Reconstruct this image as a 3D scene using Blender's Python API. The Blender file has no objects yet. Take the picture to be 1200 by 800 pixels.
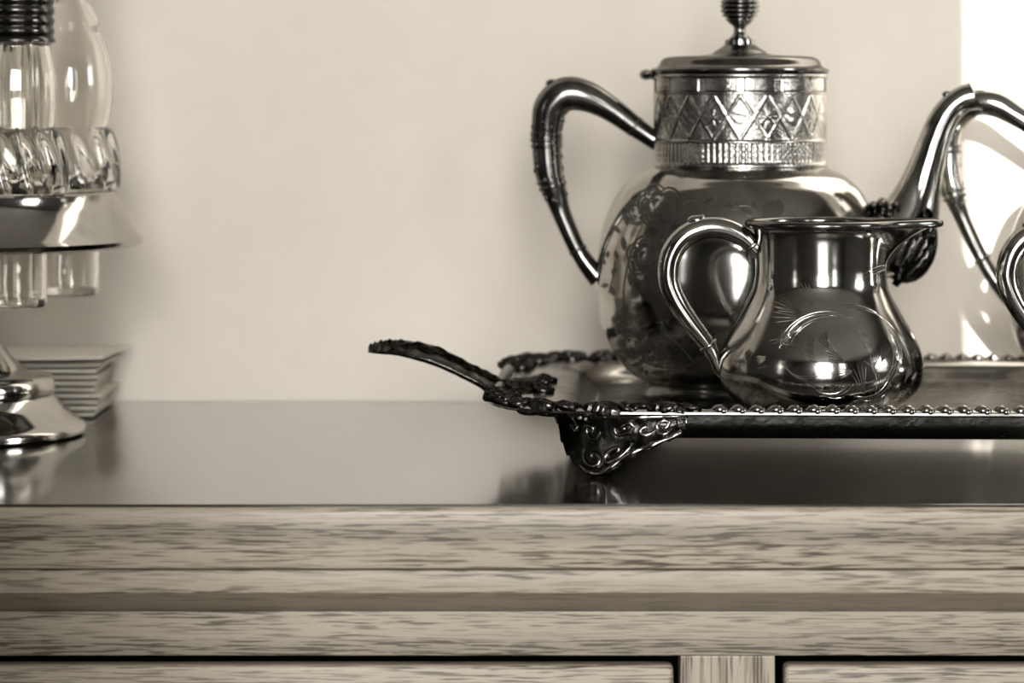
import bpy, math, random
from mathutils import Vector, Matrix
random.seed(7)
sc = bpy.context.scene
COL = sc.collection
PI = math.pi

# ------------------------------------------------------------------ camera
F = 3500.0            # focal length in pixels of a 1200 px wide frame
HOR = 120.0           # image row of the horizon
H = 0.85              # height of the sideboard top above the floor
EYE = 0.1741          # camera height above the sideboard top
cam_d = bpy.data.cameras.new('camera')
cam = bpy.data.objects.new('camera', cam_d)
COL.objects.link(cam)
cam.location = (0, 0, H + EYE)
cam.rotation_euler = (PI / 2, 0, 0)
cam_d.sensor_width = 36.0
cam_d.lens = 36.0 * F / 1200.0
cam_d.shift_y = -(400 - HOR) / 1200.0
cam_d.clip_start = 0.02
cam_d.dof.use_dof = True
cam_d.dof.focus_distance = 1.40
cam_d.dof.aperture_fstop = 8.0
sc.camera = cam

# ------------------------------------------------------------------ view
sc.view_settings.view_transform = 'Standard'
sc.view_settings.look = 'None'
sc.view_settings.exposure = 0.0
sc.view_settings.gamma = 1.0
sc.view_settings.use_curve_mapping = False
sc.cycles.sample_clamp_indirect = 0.0
sc.cycles.blur_glossy = 0.0

# ------------------------------------------------------------------ room size
WALL_Y = 1.741        # wall behind the sideboard
ROOM_Y = -1.8         # window wall behind the camera
ROOM_X = 2.2
CEIL = 2.45

# ------------------------------------------------------------------ world, sun, window light
w = bpy.data.worlds.new('world')
sc.world = w
w.use_nodes = True
w.node_tree.nodes['Background'].inputs[0].default_value = (1.0, 0.97, 0.92, 1)
w.node_tree.nodes['Background'].inputs[1].default_value = 2.0

def sun_lamp():
    d = bpy.data.lights.new('sun', 'SUN')
    d.energy = 12.0
    d.angle = math.radians(0.14)
    d.color = (1.0, 0.98, 0.94)
    o = bpy.data.objects.new('sun', d)
    COL.objects.link(o)
    o.rotation_euler = Vector((0.09, 1.0, -0.105)).to_track_quat('-Z', 'Y').to_euler()
    o.location = (-0.6, ROOM_Y - 1, 2.2)
sun_lamp()

WINDOWS = [  # wall, along-range, z-range, power
    ('front', (-0.430, 0.44), (1.17, 2.10), 66.0),
    ('front', (-0.430, 0.44), (0.40, 1.12), 12.0),
    ('front', (1.05, 1.40), (0.70, 2.10), 9.0),
    ('left', (-0.60, -0.25), (0.80, 2.10), 3.0),
    ('right', (0.15, 0.75), (0.95, 2.10), 33.0),
]
def window_light(wall, a, z, power):
    d = bpy.data.lights.new('window_daylight', 'AREA')
    d.shape = 'RECTANGLE'
    d.size = a[1] - a[0] - 0.02
    d.size_y = z[1] - z[0] - 0.02
    d.energy = power
    d.color = (1.0, 0.985, 0.95)
    o = bpy.data.objects.new('window_daylight', d)
    COL.objects.link(o)
    m = (a[0] + a[1]) / 2
    if wall == 'front':
        o.location = (m, ROOM_Y - 0.06, (z[0] + z[1]) / 2)
        o.rotation_euler = Vector((0, 1, 0)).to_track_quat('-Z', 'Z').to_euler()
    else:
        sg = -1 if wall == 'left' else 1
        o.location = (sg * (ROOM_X + 0.06), m, (z[0] + z[1]) / 2)
        o.rotation_euler = Vector((-sg, 0, 0)).to_track_quat('-Z', 'Z').to_euler()
for wd in WINDOWS:
    window_light(*wd)

# ------------------------------------------------------------------ materials
def nodes(name):
    m = bpy.data.materials.new(name)
    m.use_nodes = True
    nt = m.node_tree
    return m, nt, nt.nodes['Principled BSDF']

def N(nt, kind, **kw):
    n = nt.nodes.new(kind)
    for k, v in kw.items():
        setattr(n, k, v)
    return n

def ramp(nt, stops):
    r = N(nt, 'ShaderNodeValToRGB')
    e = r.color_ramp.elements
    while len(e) < len(stops):
        e.new(0.5)
    for q, (p, c) in zip(e, stops):
        q.position = p
        q.color = (c[0], c[1], c[2], 1) if not isinstance(c, (int, float)) else (c, c, c, 1)
    return r

def noise(nt, scale, detail=4, rough=0.55, vec=None, dist=0.0):
    n = N(nt, 'ShaderNodeTexNoise')
    n.inputs['Scale'].default_value = scale
    n.inputs['Detail'].default_value = detail
    n.inputs['Roughness'].default_value = rough
    n.inputs['Distortion'].default_value = dist
    if vec is not None:
        nt.links.new(vec, n.inputs['Vector'])
    return n

def mapping(nt, scale, rot=(0, 0, 0), loc=(0, 0, 0), coord='Object'):
    tc = N(nt, 'ShaderNodeTexCoord')
    mp = N(nt, 'ShaderNodeMapping')
    mp.inputs['Scale'].default_value = scale
    mp.inputs['Rotation'].default_value = rot
    mp.inputs['Location'].default_value = loc
    nt.links.new(tc.outputs[coord], mp.inputs['Vector'])
    return mp.outputs['Vector']

def bump(nt, bsdf, height, strength, dist=0.001):
    b = N(nt, 'ShaderNodeBump')
    b.inputs['Strength'].default_value = strength
    b.inputs['Distance'].default_value = dist
    nt.links.new(height, b.inputs['Height'])
    nt.links.new(b.outputs['Normal'], bsdf.inputs['Normal'])
    return b

def plain(name, col, rough=0.6, metal=0.0, bumpscale=None, bstr=0.1, var=0.06):
    m, nt, b = nodes(name)
    v = mapping(nt, (1, 1, 1))
    n = noise(nt, bumpscale or 12, 5, vec=v)
    r = ramp(nt, [(0.3, [c * (1 - var) for c in col]), (0.7, [c * (1 + var) for c in col])])
    nt.links.new(n.outputs['Fac'], r.inputs['Fac'])
    nt.links.new(r.outputs['Color'], b.inputs['Base Color'])
    b.inputs['Roughness'].default_value = rough
    b.inputs['Metallic'].default_value = metal
    if bumpscale:
        bump(nt, b, n.outputs['Fac'], bstr)
    return m

def silver(name, lo, hi, r0, r1, scale=40, bstr=0.03, bscale=300, bdist=0.0004, edge=0.8):
    """plated metal with cloudy tarnish"""
    m, nt, b = nodes(name)
    v = mapping(nt, (1, 1, 1))
    n = noise(nt, scale, 6, 0.62, vec=v, dist=0.6)
    r = ramp(nt, [(0.30, lo), (0.62, hi)])
    nt.links.new(n.outputs['Fac'], r.inputs['Fac'])
    nt.links.new(r.outputs['Color'], b.inputs['Base Color'])
    rr = ramp(nt, [(0.3, r1), (0.65, r0)])
    nt.links.new(n.outputs['Fac'], rr.inputs['Fac'])
    nt.links.new(rr.outputs['Color'], b.inputs['Roughness'])
    b.inputs['Metallic'].default_value = 1.0
    b.inputs['Specular Tint'].default_value = (edge, edge * 0.99, edge * 0.97, 1)
    n2 = noise(nt, bscale, 4, 0.6, vec=v)
    bump(nt, b, n2.outputs['Fac'], bstr, bdist)
    return m

def oak(name, axis='x', light=(0.48, 0.42, 0.33), dark=(0.092, 0.073, 0.050), rough=0.42, coat=0.15, seed=0.0, dens=1.0, grainy=1.0):
    """open-grained oak: cathedral figure in thin dark lines plus short pores along the grain"""
    m, nt, b = nodes(name)
    X_ = axis == 'x'
    off = (seed, seed * 1.7, seed * 0.6)
    # growth lines
    v1 = mapping(nt, (1.5, 18, 18) if X_ else (22, 22, 1.5), (0, 0, 0), off)
    wv = N(nt, 'ShaderNodeTexWave', wave_type='BANDS', bands_direction='Z' if X_ else 'X')
    wv.inputs['Scale'].default_value = 0.6 * dens
    wv.inputs['Distortion'].default_value = 5.0
    wv.inputs['Detail'].default_value = 3
    wv.inputs['Detail Scale'].default_value = 0.7
    nt.links.new(v1, wv.inputs['Vector'])
    rw = ramp(nt, [(0.0, 1.0), (0.22, 0.25), (0.6, 0.0)])
    nt.links.new(wv.outputs['Fac'], rw.inputs['Fac'])
    # pores, long and thin
    vp = mapping(nt, (48, 1250, 1250) if X_ else (1000, 1000, 28), (0, 0, 0), off)
    n2 = noise(nt, 1.0, 2, 0.5, vec=vp)
    rp = ramp(nt, [(0.40, 1.0), (0.49, 0.0)])
    nt.links.new(n2.outputs['Fac'], rp.inputs['Fac'])
    # patches where the pores are dense
    n3 = noise(nt, 1.0, 3, 0.55, vec=mapping(nt, (7, 95, 95) if X_ else (110, 110, 4), (0, 0, 0), off), dist=0.6)
    rd = ramp(nt, [(0.40, 0.22), (0.68, 0.95)])
    nt.links.new(n3.outputs['Fac'], rd.inputs['Fac'])
    add = N(nt, 'ShaderNodeMath', operation='MAXIMUM')
    nt.links.new(rw.outputs['Color'], add.inputs[0]); nt.links.new(rd.outputs['Color'], add.inputs[1])
    mul = N(nt, 'ShaderNodeMath', operation='MULTIPLY')
    nt.links.new(add.outputs[0], mul.inputs[0]); nt.links.new(rp.outputs['Color'], mul.inputs[1])
    # a soft share of the growth line itself
    ma = N(nt, 'ShaderNodeMath', operation='MULTIPLY_ADD', use_clamp=True)
    nt.links.new(rw.outputs['Color'], ma.inputs[0]); ma.inputs[1].default_value = 0.36; nt.links.new(mul.outputs[0], ma.inputs[2])
    # fine silk
    n4 = noise(nt, 1.0, 3, 0.6, vec=mapping(nt, (14, 1500, 1500) if X_ else (1500, 1500, 14), (0, 0, 0), off))
    mb_ = N(nt, 'ShaderNodeMath', operation='MULTIPLY_ADD', use_clamp=True)
    nt.links.new(n4.outputs['Fac'], mb_.inputs[0]); mb_.inputs[1].default_value = 0.30; nt.links.new(ma.outputs[0], mb_.inputs[2])
    rc = ramp(nt, [(0.10, light), (0.95, dark)])
    nt.links.new(mb_.outputs[0], rc.inputs['Fac'])
    nt.links.new(rc.outputs['Color'], b.inputs['Base Color'])
    b.inputs['Roughness'].default_value = rough
    b.inputs['Coat Weight'].default_value = coat
    b.inputs['Coat Roughness'].default_value = 0.16
    inv = N(nt, 'ShaderNodeMath', operation='SUBTRACT'); inv.inputs[0].default_value = 1.0
    nt.links.new(mb_.outputs[0], inv.inputs[1])
    bump(nt, b, inv.outputs[0], 0.10 * grainy, 0.0005)
    return m

def glass(name):
    m, nt, b = nodes(name)
    b.inputs['Base Color'].default_value = (0.95, 0.94, 0.91, 1)
    b.inputs['Transmission Weight'].default_value = 1.0
    b.inputs['IOR'].default_value = 1.47
    v = mapping(nt, (1, 1, 1))
    n = noise(nt, 60, 3, vec=v)
    r = ramp(nt, [(0.3, 0.0), (0.75, 0.05)])
    nt.links.new(n.outputs['Fac'], r.inputs['Fac'])
    nt.links.new(r.outputs['Color'], b.inputs['Roughness'])
    return m

M = {}
M['wall'] = plain('painted_plaster', (0.80, 0.742, 0.660), 0.85, bumpscale=55, bstr=0.05, var=0.015)
M['room_wall'] = plain('dark_wall_paint', (0.050, 0.047, 0.042), 0.8, bumpscale=30)
M['floor'] = oak('floor_boards', 'x', (0.07, 0.06, 0.048), (0.03, 0.026, 0.02), 0.4, 0.1, 3.0)
M['ceiling'] = plain('ceiling_paint', (0.20, 0.188, 0.17), 0.9)
M['frame'] = plain('window_paint', (0.6, 0.58, 0.54), 0.5)
M['top'] = oak('varnished_oak_top', 'x', (0.036, 0.031, 0.024), (0.02, 0.017, 0.013), 0.16, 1.0, 1.3, 0.7, 0.10)
M['top'].node_tree.nodes['Principled BSDF'].inputs['Coat Roughness'].default_value = 0.085
M['top'].node_tree.nodes['Principled BSDF'].inputs['Coat Weight'].default_value = 0.85
M['top'].node_tree.nodes['Principled BSDF'].inputs['Coat IOR'].default_value = 1.46
M['top'].node_tree.nodes['Principled BSDF'].inputs['Specular IOR Level'].default_value = 0.25
M['oak_a'] = oak('oak_edge', 'x', seed=2.1, dens=1.0)
M['oak_b'] = oak('oak_moulding', 'x', seed=4.4, dens=1.2)
M['oak_c'] = oak('oak_rail', 'x', seed=6.3, dens=0.6)
M['oak_d'] = oak('oak_drawer', 'x', seed=9.1, dens=0.7)
M['oak_v'] = oak('oak_stile', 'z', seed=1.9, dens=1.6)
M['carcass'] = plain('dark_carcass_wood', (0.03, 0.026, 0.02), 0.8)
M['pot'] = silver('teapot_silver', (0.27, 0.262, 0.245), (0.52, 0.508, 0.48), 0.07, 0.16, 30)
M['pot_neck'] = silver('chased_silver', (0.16, 0.155, 0.145), (0.50, 0.488, 0.46), 0.13, 0.26, 55, 0.35, 520, 0.0006)
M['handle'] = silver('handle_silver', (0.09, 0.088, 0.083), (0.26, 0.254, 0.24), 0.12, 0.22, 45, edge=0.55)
M['creamer'] = silver('creamer_silver', (0.26, 0.253, 0.237), (0.50, 0.488, 0.462), 0.08, 0.18, 28)
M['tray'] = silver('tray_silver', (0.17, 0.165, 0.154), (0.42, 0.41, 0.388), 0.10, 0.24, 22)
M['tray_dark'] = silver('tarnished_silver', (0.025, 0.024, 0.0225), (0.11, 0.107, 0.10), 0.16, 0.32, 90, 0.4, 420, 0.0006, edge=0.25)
M['etch'] = plain('etched_line', (0.10, 0.095, 0.085), 0.45, 0.85)
M['etch_light'] = plain('bright_cut_line', (0.60, 0.585, 0.55), 0.25, 1.0)
M['castor'] = silver('castor_silver', (0.40, 0.39, 0.37), (0.58, 0.567, 0.54), 0.05, 0.12, 22)
M['cap'] = silver('cap_metal', (0.03, 0.029, 0.027), (0.11, 0.107, 0.10), 0.15, 0.3, 60)
M['glass'] = glass('clear_glass')
M['paper'] = plain('napkin_paper', (0.74, 0.70, 0.62), 0.85, bumpscale=160, bstr=0.12, var=0.03)
M['paper_b'] = plain('napkin_paper_worn', (0.60, 0.565, 0.495), 0.85, bumpscale=160, bstr=0.12, var=0.05)
M['fabric'] = plain('chair_fabric', (0.06, 0.055, 0.05), 0.9, bumpscale=220, bstr=0.3)

# ------------------------------------------------------------------ mesh helpers
def mesh(name, v, f, sharp=40):
    me = bpy.data.meshes.new(name)
    me.from_pydata([tuple(p) for p in v], [], f)
    me.update()
    me.shade_smooth()
    me.set_sharp_from_angle(angle=math.radians(sharp))
    return me

def obj(name, me, mat, parent=None, loc=(0, 0, 0), rot=(0, 0, 0), scale=(1, 1, 1)):
    if not me.materials:
        me.materials.append(mat)
    o = bpy.data.objects.new(name, me)
    COL.objects.link(o)
    o.location = loc; o.rotation_euler = rot; o.scale = scale
    if parent:
        o.parent = parent
    return o

def thing(name, label, cat, loc, rz=0.0, group=None):
    o = bpy.data.objects.new(name, None)
    o.empty_display_size = 0.02
    COL.objects.link(o)
    o.location = loc; o.rotation_euler = (0, 0, rz)
    return tag(o, label, cat, group)

def tag(o, label, cat, group=None):
    o['label'] = label; o['category'] = cat
    if group: o['group'] = group
    return o

def struct(o):
    o['kind'] = 'structure'
    return o

class MB:
    def __init__(s): s.v = []; s.f = []
    def add(s, v, f):
        k = len(s.v); s.v += [tuple(p) for p in v]; s.f += [tuple(i + k for i in q) for q in f]; return s
    def box(s, a, b):
        x0, y0, z0 = a; x1, y1, z1 = b
        return s.add([(x0,y0,z0),(x1,y0,z0),(x1,y1,z0),(x0,y1,z0),(x0,y0,z1),(x1,y0,z1),(x1,y1,z1),(x0,y1,z1)],
                     [(0,3,2,1),(4,5,6,7),(0,1,5,4),(1,2,6,5),(2,3,7,6),(3,0,4,7)])
    def mesh(s, name, sharp=40): return mesh(name, s.v, s.f, sharp)

def rbox(name, a, b, r=0.002, seg=3):
    """box with rounded edges"""
    import bmesh
    bm = bmesh.new()
    mb = MB().box(a, b)
    vs = [bm.verts.new(p) for p in mb.v]
    for f in mb.f: bm.faces.new([vs[i] for i in f])
    bmesh.ops.bevel(bm, geom=bm.edges[:], offset=r, segments=seg, profile=0.6, affect='EDGES')
    me = bpy.data.meshes.new(name)
    bm.to_mesh(me); bm.free()
    me.shade_smooth(); me.set_sharp_from_angle(angle=math.radians(10))
    return me

def lathe_data(prof, segs=96, rad=None):
    """prof: (r, z) from bottom to top; rad(theta, k, r, z) may change the radius"""
    v = []; f = []; n = len(prof)
    for k, (r, z) in enumerate(prof):
        for i in range(segs):
            t = 2 * PI * i / segs
            q = rad(t, k, r, z) if rad else r
            v.append((q * math.sin(t), -q * math.cos(t), z))
    for k in range(n - 1):
        for i in range(segs):
            j = (i + 1) % segs
            f.append((k * segs + i, k * segs + j, (k + 1) * segs + j, (k + 1) * segs + i))
    if prof[0][0] > 1e-5: f.append(tuple(range(segs - 1, -1, -1)))
    if prof[-1][0] > 1e-5: f.append(tuple((n - 1) * segs + i for i in range(segs)))
    return v, f

def smooth(pts, sub=6):
    """Catmull-Rom through tuples of any size"""
    out = []
    n = len(pts)
    for i in range(n - 1):
        p0 = pts[max(i - 1, 0)]; p1 = pts[i]; p2 = pts[i + 1]; p3 = pts[min(i + 2, n - 1)]
        for k in range(sub):
            t = k / sub
            out.append(tuple(0.5 * (2*b + (c - a) * t + (2*a - 5*b + 4*c - d) * t*t + (-a + 3*b - 3*c + d) * t**3)
                             for a, b, c, d in zip(p0, p1, p2, p3)))
    out.append(tuple(pts[-1]))
    return out

def tube_data(path, rads, segs=16, flat=1.0, up=(0, 1, 0), caps=True, mod=None):
    """tube through Vector points; flat squeezes along 'up'"""
    v = []; f = []; n = len(path)
    P = [Vector(p) for p in path]
    upv = Vector(up)
    for k in range(n):
        t = (P[min(k + 1, n - 1)] - P[max(k - 1, 0)]).normalized()
        a = upv - t * upv.dot(t)
        if a.length < 1e-4: a = Vector((0.3, 0.2, 1)) - t * t.dot(Vector((0.3, 0.2, 1)))
        a.normalize()
        b = t.cross(a)
        for i in range(segs):
            q = 2 * PI * i / segs
            r = rads[k] * (mod(k / (n - 1), q) if mod else 1.0)
            v.append(P[k] + a * (r * flat * math.cos(q)) + b * (r * math.sin(q)))
    for k in range(n - 1):
        for i in range(segs):
            j = (i + 1) % segs
            f.append((k * segs + i, k * segs + j, (k + 1) * segs + j, (k + 1) * segs + i))
    if caps:
        f.append(tuple(range(segs - 1, -1, -1)))
        f.append(tuple((n - 1) * segs + i for i in range(segs)))
    return v, f

def fixn(me):
    import bmesh
    bm = bmesh.new(); bm.from_mesh(me)
    bmesh.ops.recalc_face_normals(bm, faces=bm.faces[:])
    bm.to_mesh(me); bm.free()
    return me

def tube(name, pts, mat, parent, sub=6, segs=16, flat=1.0, up=(0, 1, 0), mod=None):
    s = smooth(pts, sub)
    me = fixn(mesh(name, *tube_data([p[:3] for p in s], [p[3] for p in s], segs, flat, up, True, mod)))
    return obj(name, me, mat, parent)

def ball_data(c, rx, ry, rz, nu=10, nv=6):
    v = [(c[0], c[1], c[2] - rz)]; f = []
    for k in range(1, nv):
        a = -PI / 2 + PI * k / nv
        for i in range(nu):
            t = 2 * PI * i / nu
            v.append((c[0] + rx * math.cos(a) * math.cos(t), c[1] + ry * math.cos(a) * math.sin(t), c[2] + rz * math.sin(a)))
    v.append((c[0], c[1], c[2] + rz))
    for i in range(nu):
        j = (i + 1) % nu
        f.append((0, 1 + j, 1 + i))
        for k in range(nv - 2):
            f.append((1 + k*nu + i, 1 + k*nu + j, 1 + (k+1)*nu + j, 1 + (k+1)*nu + i))
        f.append((1 + (nv-2)*nu + i, 1 + (nv-2)*nu + j, len(v) - 1))
    return v, f

def X(px, Y): return (px - 600.0) * Y / F
def Z(py, Y): return EYE - (py - HOR) * Y / F          # above the sideboard top

# ------------------------------------------------------------------ room shell
def wall_with_holes(name, plane, along, z, holes, thick, mat):
    mb = MB()
    def seg(a0, a1, z0, z1):
        if a1 - a0 < 1e-4 or z1 - z0 < 1e-4: return
        if plane[0] == 'y': mb.box((a0, plane[1] - thick, z0), (a1, plane[1], z1))
        else: mb.box((plane[1] - thick, a0, z0), (plane[1], a1, z1))
    cur = along[0]
    cols = {}
    for a, zz in holes: cols.setdefault(a, []).append(zz)
    for a in sorted(cols):
        seg(cur, a[0], *z)
        low = z[0]
        for zz in sorted(cols[a]):
            seg(a[0], a[1], low, zz[0]); low = zz[1]
        seg(a[0], a[1], low, z[1])
        cur = a[1]
    seg(cur, along[1], *z)
    return struct(obj(name, mb.mesh(name), mat))

struct(obj('floor', MB().box((-ROOM_X, ROOM_Y, -0.05), (ROOM_X, WALL_Y, 0)).mesh('floor'), M['floor']))
struct(obj('ceiling', MB().box((-ROOM_X, ROOM_Y, CEIL), (ROOM_X, WALL_Y, CEIL + 0.05)).mesh('ceiling'), M['ceiling']))
struct(obj('wall_back', MB().box((-ROOM_X, WALL_Y, 0), (ROOM_X, WALL_Y + 0.1, CEIL)).mesh('wall_back'), M['wall']))
wall_with_holes('wall_front', ('y', ROOM_Y), (-ROOM_X, ROOM_X), (0, CEIL), [(a, z) for wl, a, z, p in WINDOWS if wl == 'front'], 0.12, M['room_wall'])
wall_with_holes('wall_left', ('x', -ROOM_X), (ROOM_Y, WALL_Y), (0, CEIL), [(a, z) for wl, a, z, p in WINDOWS if wl == 'left'], 0.12, M['room_wall'])
wall_with_holes('wall_right', ('x', ROOM_X + 0.12), (ROOM_Y, WALL_Y), (0, CEIL), [(a, z) for wl, a, z, p in WINDOWS if wl == 'right'], 0.12, M['room_wall'])
for i, (wl, a, z, p) in enumerate(WINDOWS):
    mb = MB(); t = 0.02
    for (a0, a1, z0, z1) in ((a[0]-t, a[0], z[0]-t, z[1]+t), (a[1], a[1]+t, z[0]-t, z[1]+t), (a[0], a[1], z[0]-t, z[0]), (a[0], a[1], z[1], z[1]+t)):
        if wl == 'front': mb.box((a0, ROOM_Y, z0), (a1, ROOM_Y + 0.015, z1))
        elif wl == 'left': mb.box((-ROOM_X, a0, z0), (-ROOM_X + 0.015, a1, z1))
        else: mb.box((ROOM_X - 0.015, a0, z0), (ROOM_X, a1, z1))
    struct(obj('window_%d' % (i + 1), mb.mesh('window'), M['frame']))

# unseen sun blocker added outside; tall half ends the sun patch, low half keeps the low sun off everything below the sideboard top
SUN_BLOCK_Y = -3.0
struct(obj('wall_sun_block', MB().box((-0.178, SUN_BLOCK_Y - 0.2, -0.05), (3.0, SUN_BLOCK_Y, H + (1.29 - SUN_BLOCK_Y) * 0.105)).box((-3.5, SUN_BLOCK_Y - 0.2, -0.05), (-0.178, SUN_BLOCK_Y, 3.2)).mesh('wall_sun_block'), M['room_wall']))

# ------------------------------------------------------------------ sideboard
FY = 1.291
SX0, SX1 = -0.72, 1.02
def zf(py, Y=FY): return Z(py, Y)
sb = thing('sideboard', 'long oak sideboard with varnished top and row of drawers against the wall', 'sideboard', (0, 0, H))
def ext(name, prof, mat, x0=SX0, x1=SX1):
    """profile (y, z) drawn counter-clockwise, run along x"""
    n = len(prof)
    v = [(x0, y, z) for y, z in prof] + [(x1, y, z) for y, z in prof]
    f = [(i, (i + 1) % n, n + (i + 1) % n, n + i) for i in range(n)] + [tuple(range(n - 1, -1, -1)), tuple(range(n, 2 * n))]
    return obj(name, fixn(mesh(name, v, f, 50)), mat, sb)
def rounded_front(y0, y1, z0, z1, rt, rb):
    p = [(y1, z0), (y1, z1)]
    for k in range(6):
        a = PI / 2 * k / 5
        p.append((y0 + rt - rt * math.sin(a), z1 - rt + rt * math.cos(a)))
    for k in range(4):
        a = PI / 2 * k / 3
        p.append((y0 + rb - rb * math.cos(a), z0 + rb - rb * math.sin(a)))
    return p
z1 = zf(668); z2 = zf(695)
RAIL_Y = 1.318
z3 = Z(716, RAIL_Y); z4 = Z(768, RAIL_Y)
top_b = WALL_Y - 0.002
# top panel behind a lipping that carries the grain of the front
obj('top_board', rbox('top_board', (SX0, FY + 0.0035, z1 + 0.0005), (SX1, top_b, 0.0), 0.0008, 2), M['top'], sb)
ext('edge_lipping', rounded_front(FY, FY + 0.0033, z1 + 0.0006, -0.0012, 0.0024, 0.0008), M['oak_a'])
ext('edge_moulding', rounded_front(FY + 0.0004, FY + 0.03, z2, z1, 0.0010, 0.0004), M['oak_b'])
ext('cove_moulding', [(RAIL_Y + 0.02, z3), (RAIL_Y + 0.02, z2 - 0.0001), (FY + 0.0010, z2 - 0.0001), (FY + 0.0030, z2 - 0.0012), (RAIL_Y - 0.0006, z3)], M['oak_b'])
obj('rail', rbox('rail', (SX0 + 0.02, RAIL_Y, z4), (SX1 - 0.02, RAIL_Y + 0.02, z3 - 0.0001), 0.0006, 2), M['oak_c'], sb)
sx = [X(797, RAIL_Y), X(908, RAIL_Y)]
dz1 = Z(778.5, RAIL_Y); dz0 = dz1 - 0.13
pitch = 0.52
stiles = [(sx[0] + d, sx[1] + d) for d in (-pitch, 0, pitch)]
stiles = [(SX0 + 0.02, SX0 + 0.06)] + stiles + [(SX1 - 0.06, SX1 - 0.02)]
for a, b in stiles:
    obj('stile', rbox('stile', (a, RAIL_Y, -H + 0.06), (b, RAIL_Y + 0.02, z4 - 0.0001), 0.0006, 2), M['oak_v'], sb)
for (a, b), (c, d) in zip(stiles[:-1], stiles[1:]):
    x0 = b + 0.0040; x1 = c - 0.0030
    if x1 - x0 < 0.05: continue
    dr = obj('drawer', rbox('drawer', (x0, RAIL_Y - 0.0015, dz0), (x1, RAIL_Y + 0.010, dz1), 0.0030, 5), M['oak_d'], sb)
    obj('drawer_box', MB().box((x0 + 0.01, RAIL_Y + 0.0102, dz0 + 0.004), (x1 - 0.01, RAIL_Y + 0.31, dz1 - 0.022)).mesh('drawer_box'), M['carcass'], dr)
    xm = (x0 + x1) / 2; zm = (dz0 + dz1) / 2
    kp = [(0.0, 0.0), (0.007, 0.0), (0.005, 0.006), (0.006, 0.012), (0.013, 0.016), (0.014, 0.020), (0.010, 0.025), (0.0, 0.026)]
    obj('knob', mesh('knob', *lathe_data(kp, 24)), M['castor'], dr, (xm, RAIL_Y - 0.0015, zm), (PI / 2, 0, 0))
    do = obj('door', rbox('door', (x0, RAIL_Y - 0.0015, -H + 0.09), (x1, RAIL_Y + 0.02, dz0 - 0.025), 0.003, 3), M['oak_d'], sb)
    obj('lower_rail', rbox('lower_rail', (b + 0.0001, RAIL_Y, dz0 - 0.021), (c - 0.0001, RAIL_Y + 0.02, dz0 - 0.004), 0.0006, 2), M['oak_c'], sb)
mb = MB()
mb.box((SX0 + 0.02, RAIL_Y + 0.021, -H + 0.06), (SX0 + 0.045, top_b - 0.01, z2 - 0.001))
mb.box((SX1 - 0.045, RAIL_Y + 0.021, -H + 0.06), (SX1 - 0.02, top_b - 0.01, z2 - 0.001))
mb.box((SX0 + 0.045, top_b - 0.03, -H + 0.06), (SX1 - 0.045, top_b - 0.01, z2 - 0.001))
mb.box((SX0 + 0.045, RAIL_Y + 0.03, dz0 - 0.02), (SX1 - 0.045, top_b - 0.03, dz0 - 0.006))
mb.box((SX0 + 0.045, RAIL_Y + 0.03, -H + 0.06), (SX1 - 0.045, top_b - 0.03, -H + 0.08))
obj('carcass', mb.mesh('carcass'), M['carcass'], sb)
obj('plinth', rbox('plinth', (SX0 + 0.01, RAIL_Y - 0.006, -H), (SX1 - 0.01, top_b - 0.01, -H + 0.059), 0.003, 2), M['oak_c'], sb)

# ------------------------------------------------------------------ serving tray
TR = thing('serving_tray', 'tarnished silver footed tray with scroll handle carrying the tea set', 'tray', (0.0, 1.381, H), math.radians(-2.5))
TX0, TX1, TD = -0.014, 0.486, 0.293       # local extent: x range, depth
TC = 0.058                                # corner radius
FLOOR = 0.0205
def tray_loop(off, nper=14, xin=0.0):
    """points and outward normals of the rounded-rectangle outline moved inwards by off"""
    r = max(TC - off, 0.004)
    cx = [TX0 + TC + xin, TX1 - TC - xin]; cy = [TC, TD - TC]
    pts = []
    def arc(c, a0):
        for k in range(nper + 1):
            a = a0 + PI / 2 * k / nper
            pts.append((c[0] + r * math.cos(a), c[1] + r * math.sin(a)))
    def line(p, q, n):
        for k in range(1, n):
            t = k / n
            pts.append((p[0] + (q[0]-p[0]) * t, p[1] + (q[1]-p[1]) * t))
    arc((cx[0], cy[0]), PI); line((cx[0], cy[0]-r), (cx[1], cy[0]-r), 30)
    arc((cx[1], cy[0]), -PI/2); line((cx[1]+r, cy[0]), (cx[1]+r, cy[1]), 16)
    arc((cx[1], cy[1]), 0); line((cx[1], cy[1]+r), (cx[0], cy[1]+r), 30)
    arc((cx[0], cy[1]), PI/2); line((cx[0]-r, cy[1]), (cx[0]-r, cy[0]), 16)
    return pts
def loft(rings, close_first=True, close_last=True):
    v = []; f = []
    n = None
    for q in rings:
        off, z = q[0], q[1]
        p = tray_loop(off, 14, q[2] if len(q) > 2 else 0.0); n = len(p)
        v += [(x, y, z) for x, y in p]
    for k in range(len(rings) - 1):
        for i in range(n):
            j = (i + 1) % n
            f.append((k*n + i, k*n + j, (k+1)*n + j, (k+1)*n + i))
    if close_first: f.append(tuple(range(n - 1, -1, -1)))
    if close_last: f.append(tuple((len(rings)-1)*n + i for i in range(n)))
    return v, f
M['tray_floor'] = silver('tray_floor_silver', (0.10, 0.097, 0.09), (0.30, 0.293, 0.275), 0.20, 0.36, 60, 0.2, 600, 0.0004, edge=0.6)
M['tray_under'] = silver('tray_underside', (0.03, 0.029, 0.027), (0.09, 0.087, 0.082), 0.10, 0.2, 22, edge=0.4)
XI = 0.024       # the ends of the flange are wider than its long sides
obj('tray_floor', fixn(mesh('tray_floor', *loft([(0.0262, 0.0194, XI), (0.0268, 0.0197, XI), (0.0275, FLOOR, XI)], True, True), 30)), M['tray_floor'], TR)
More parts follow.
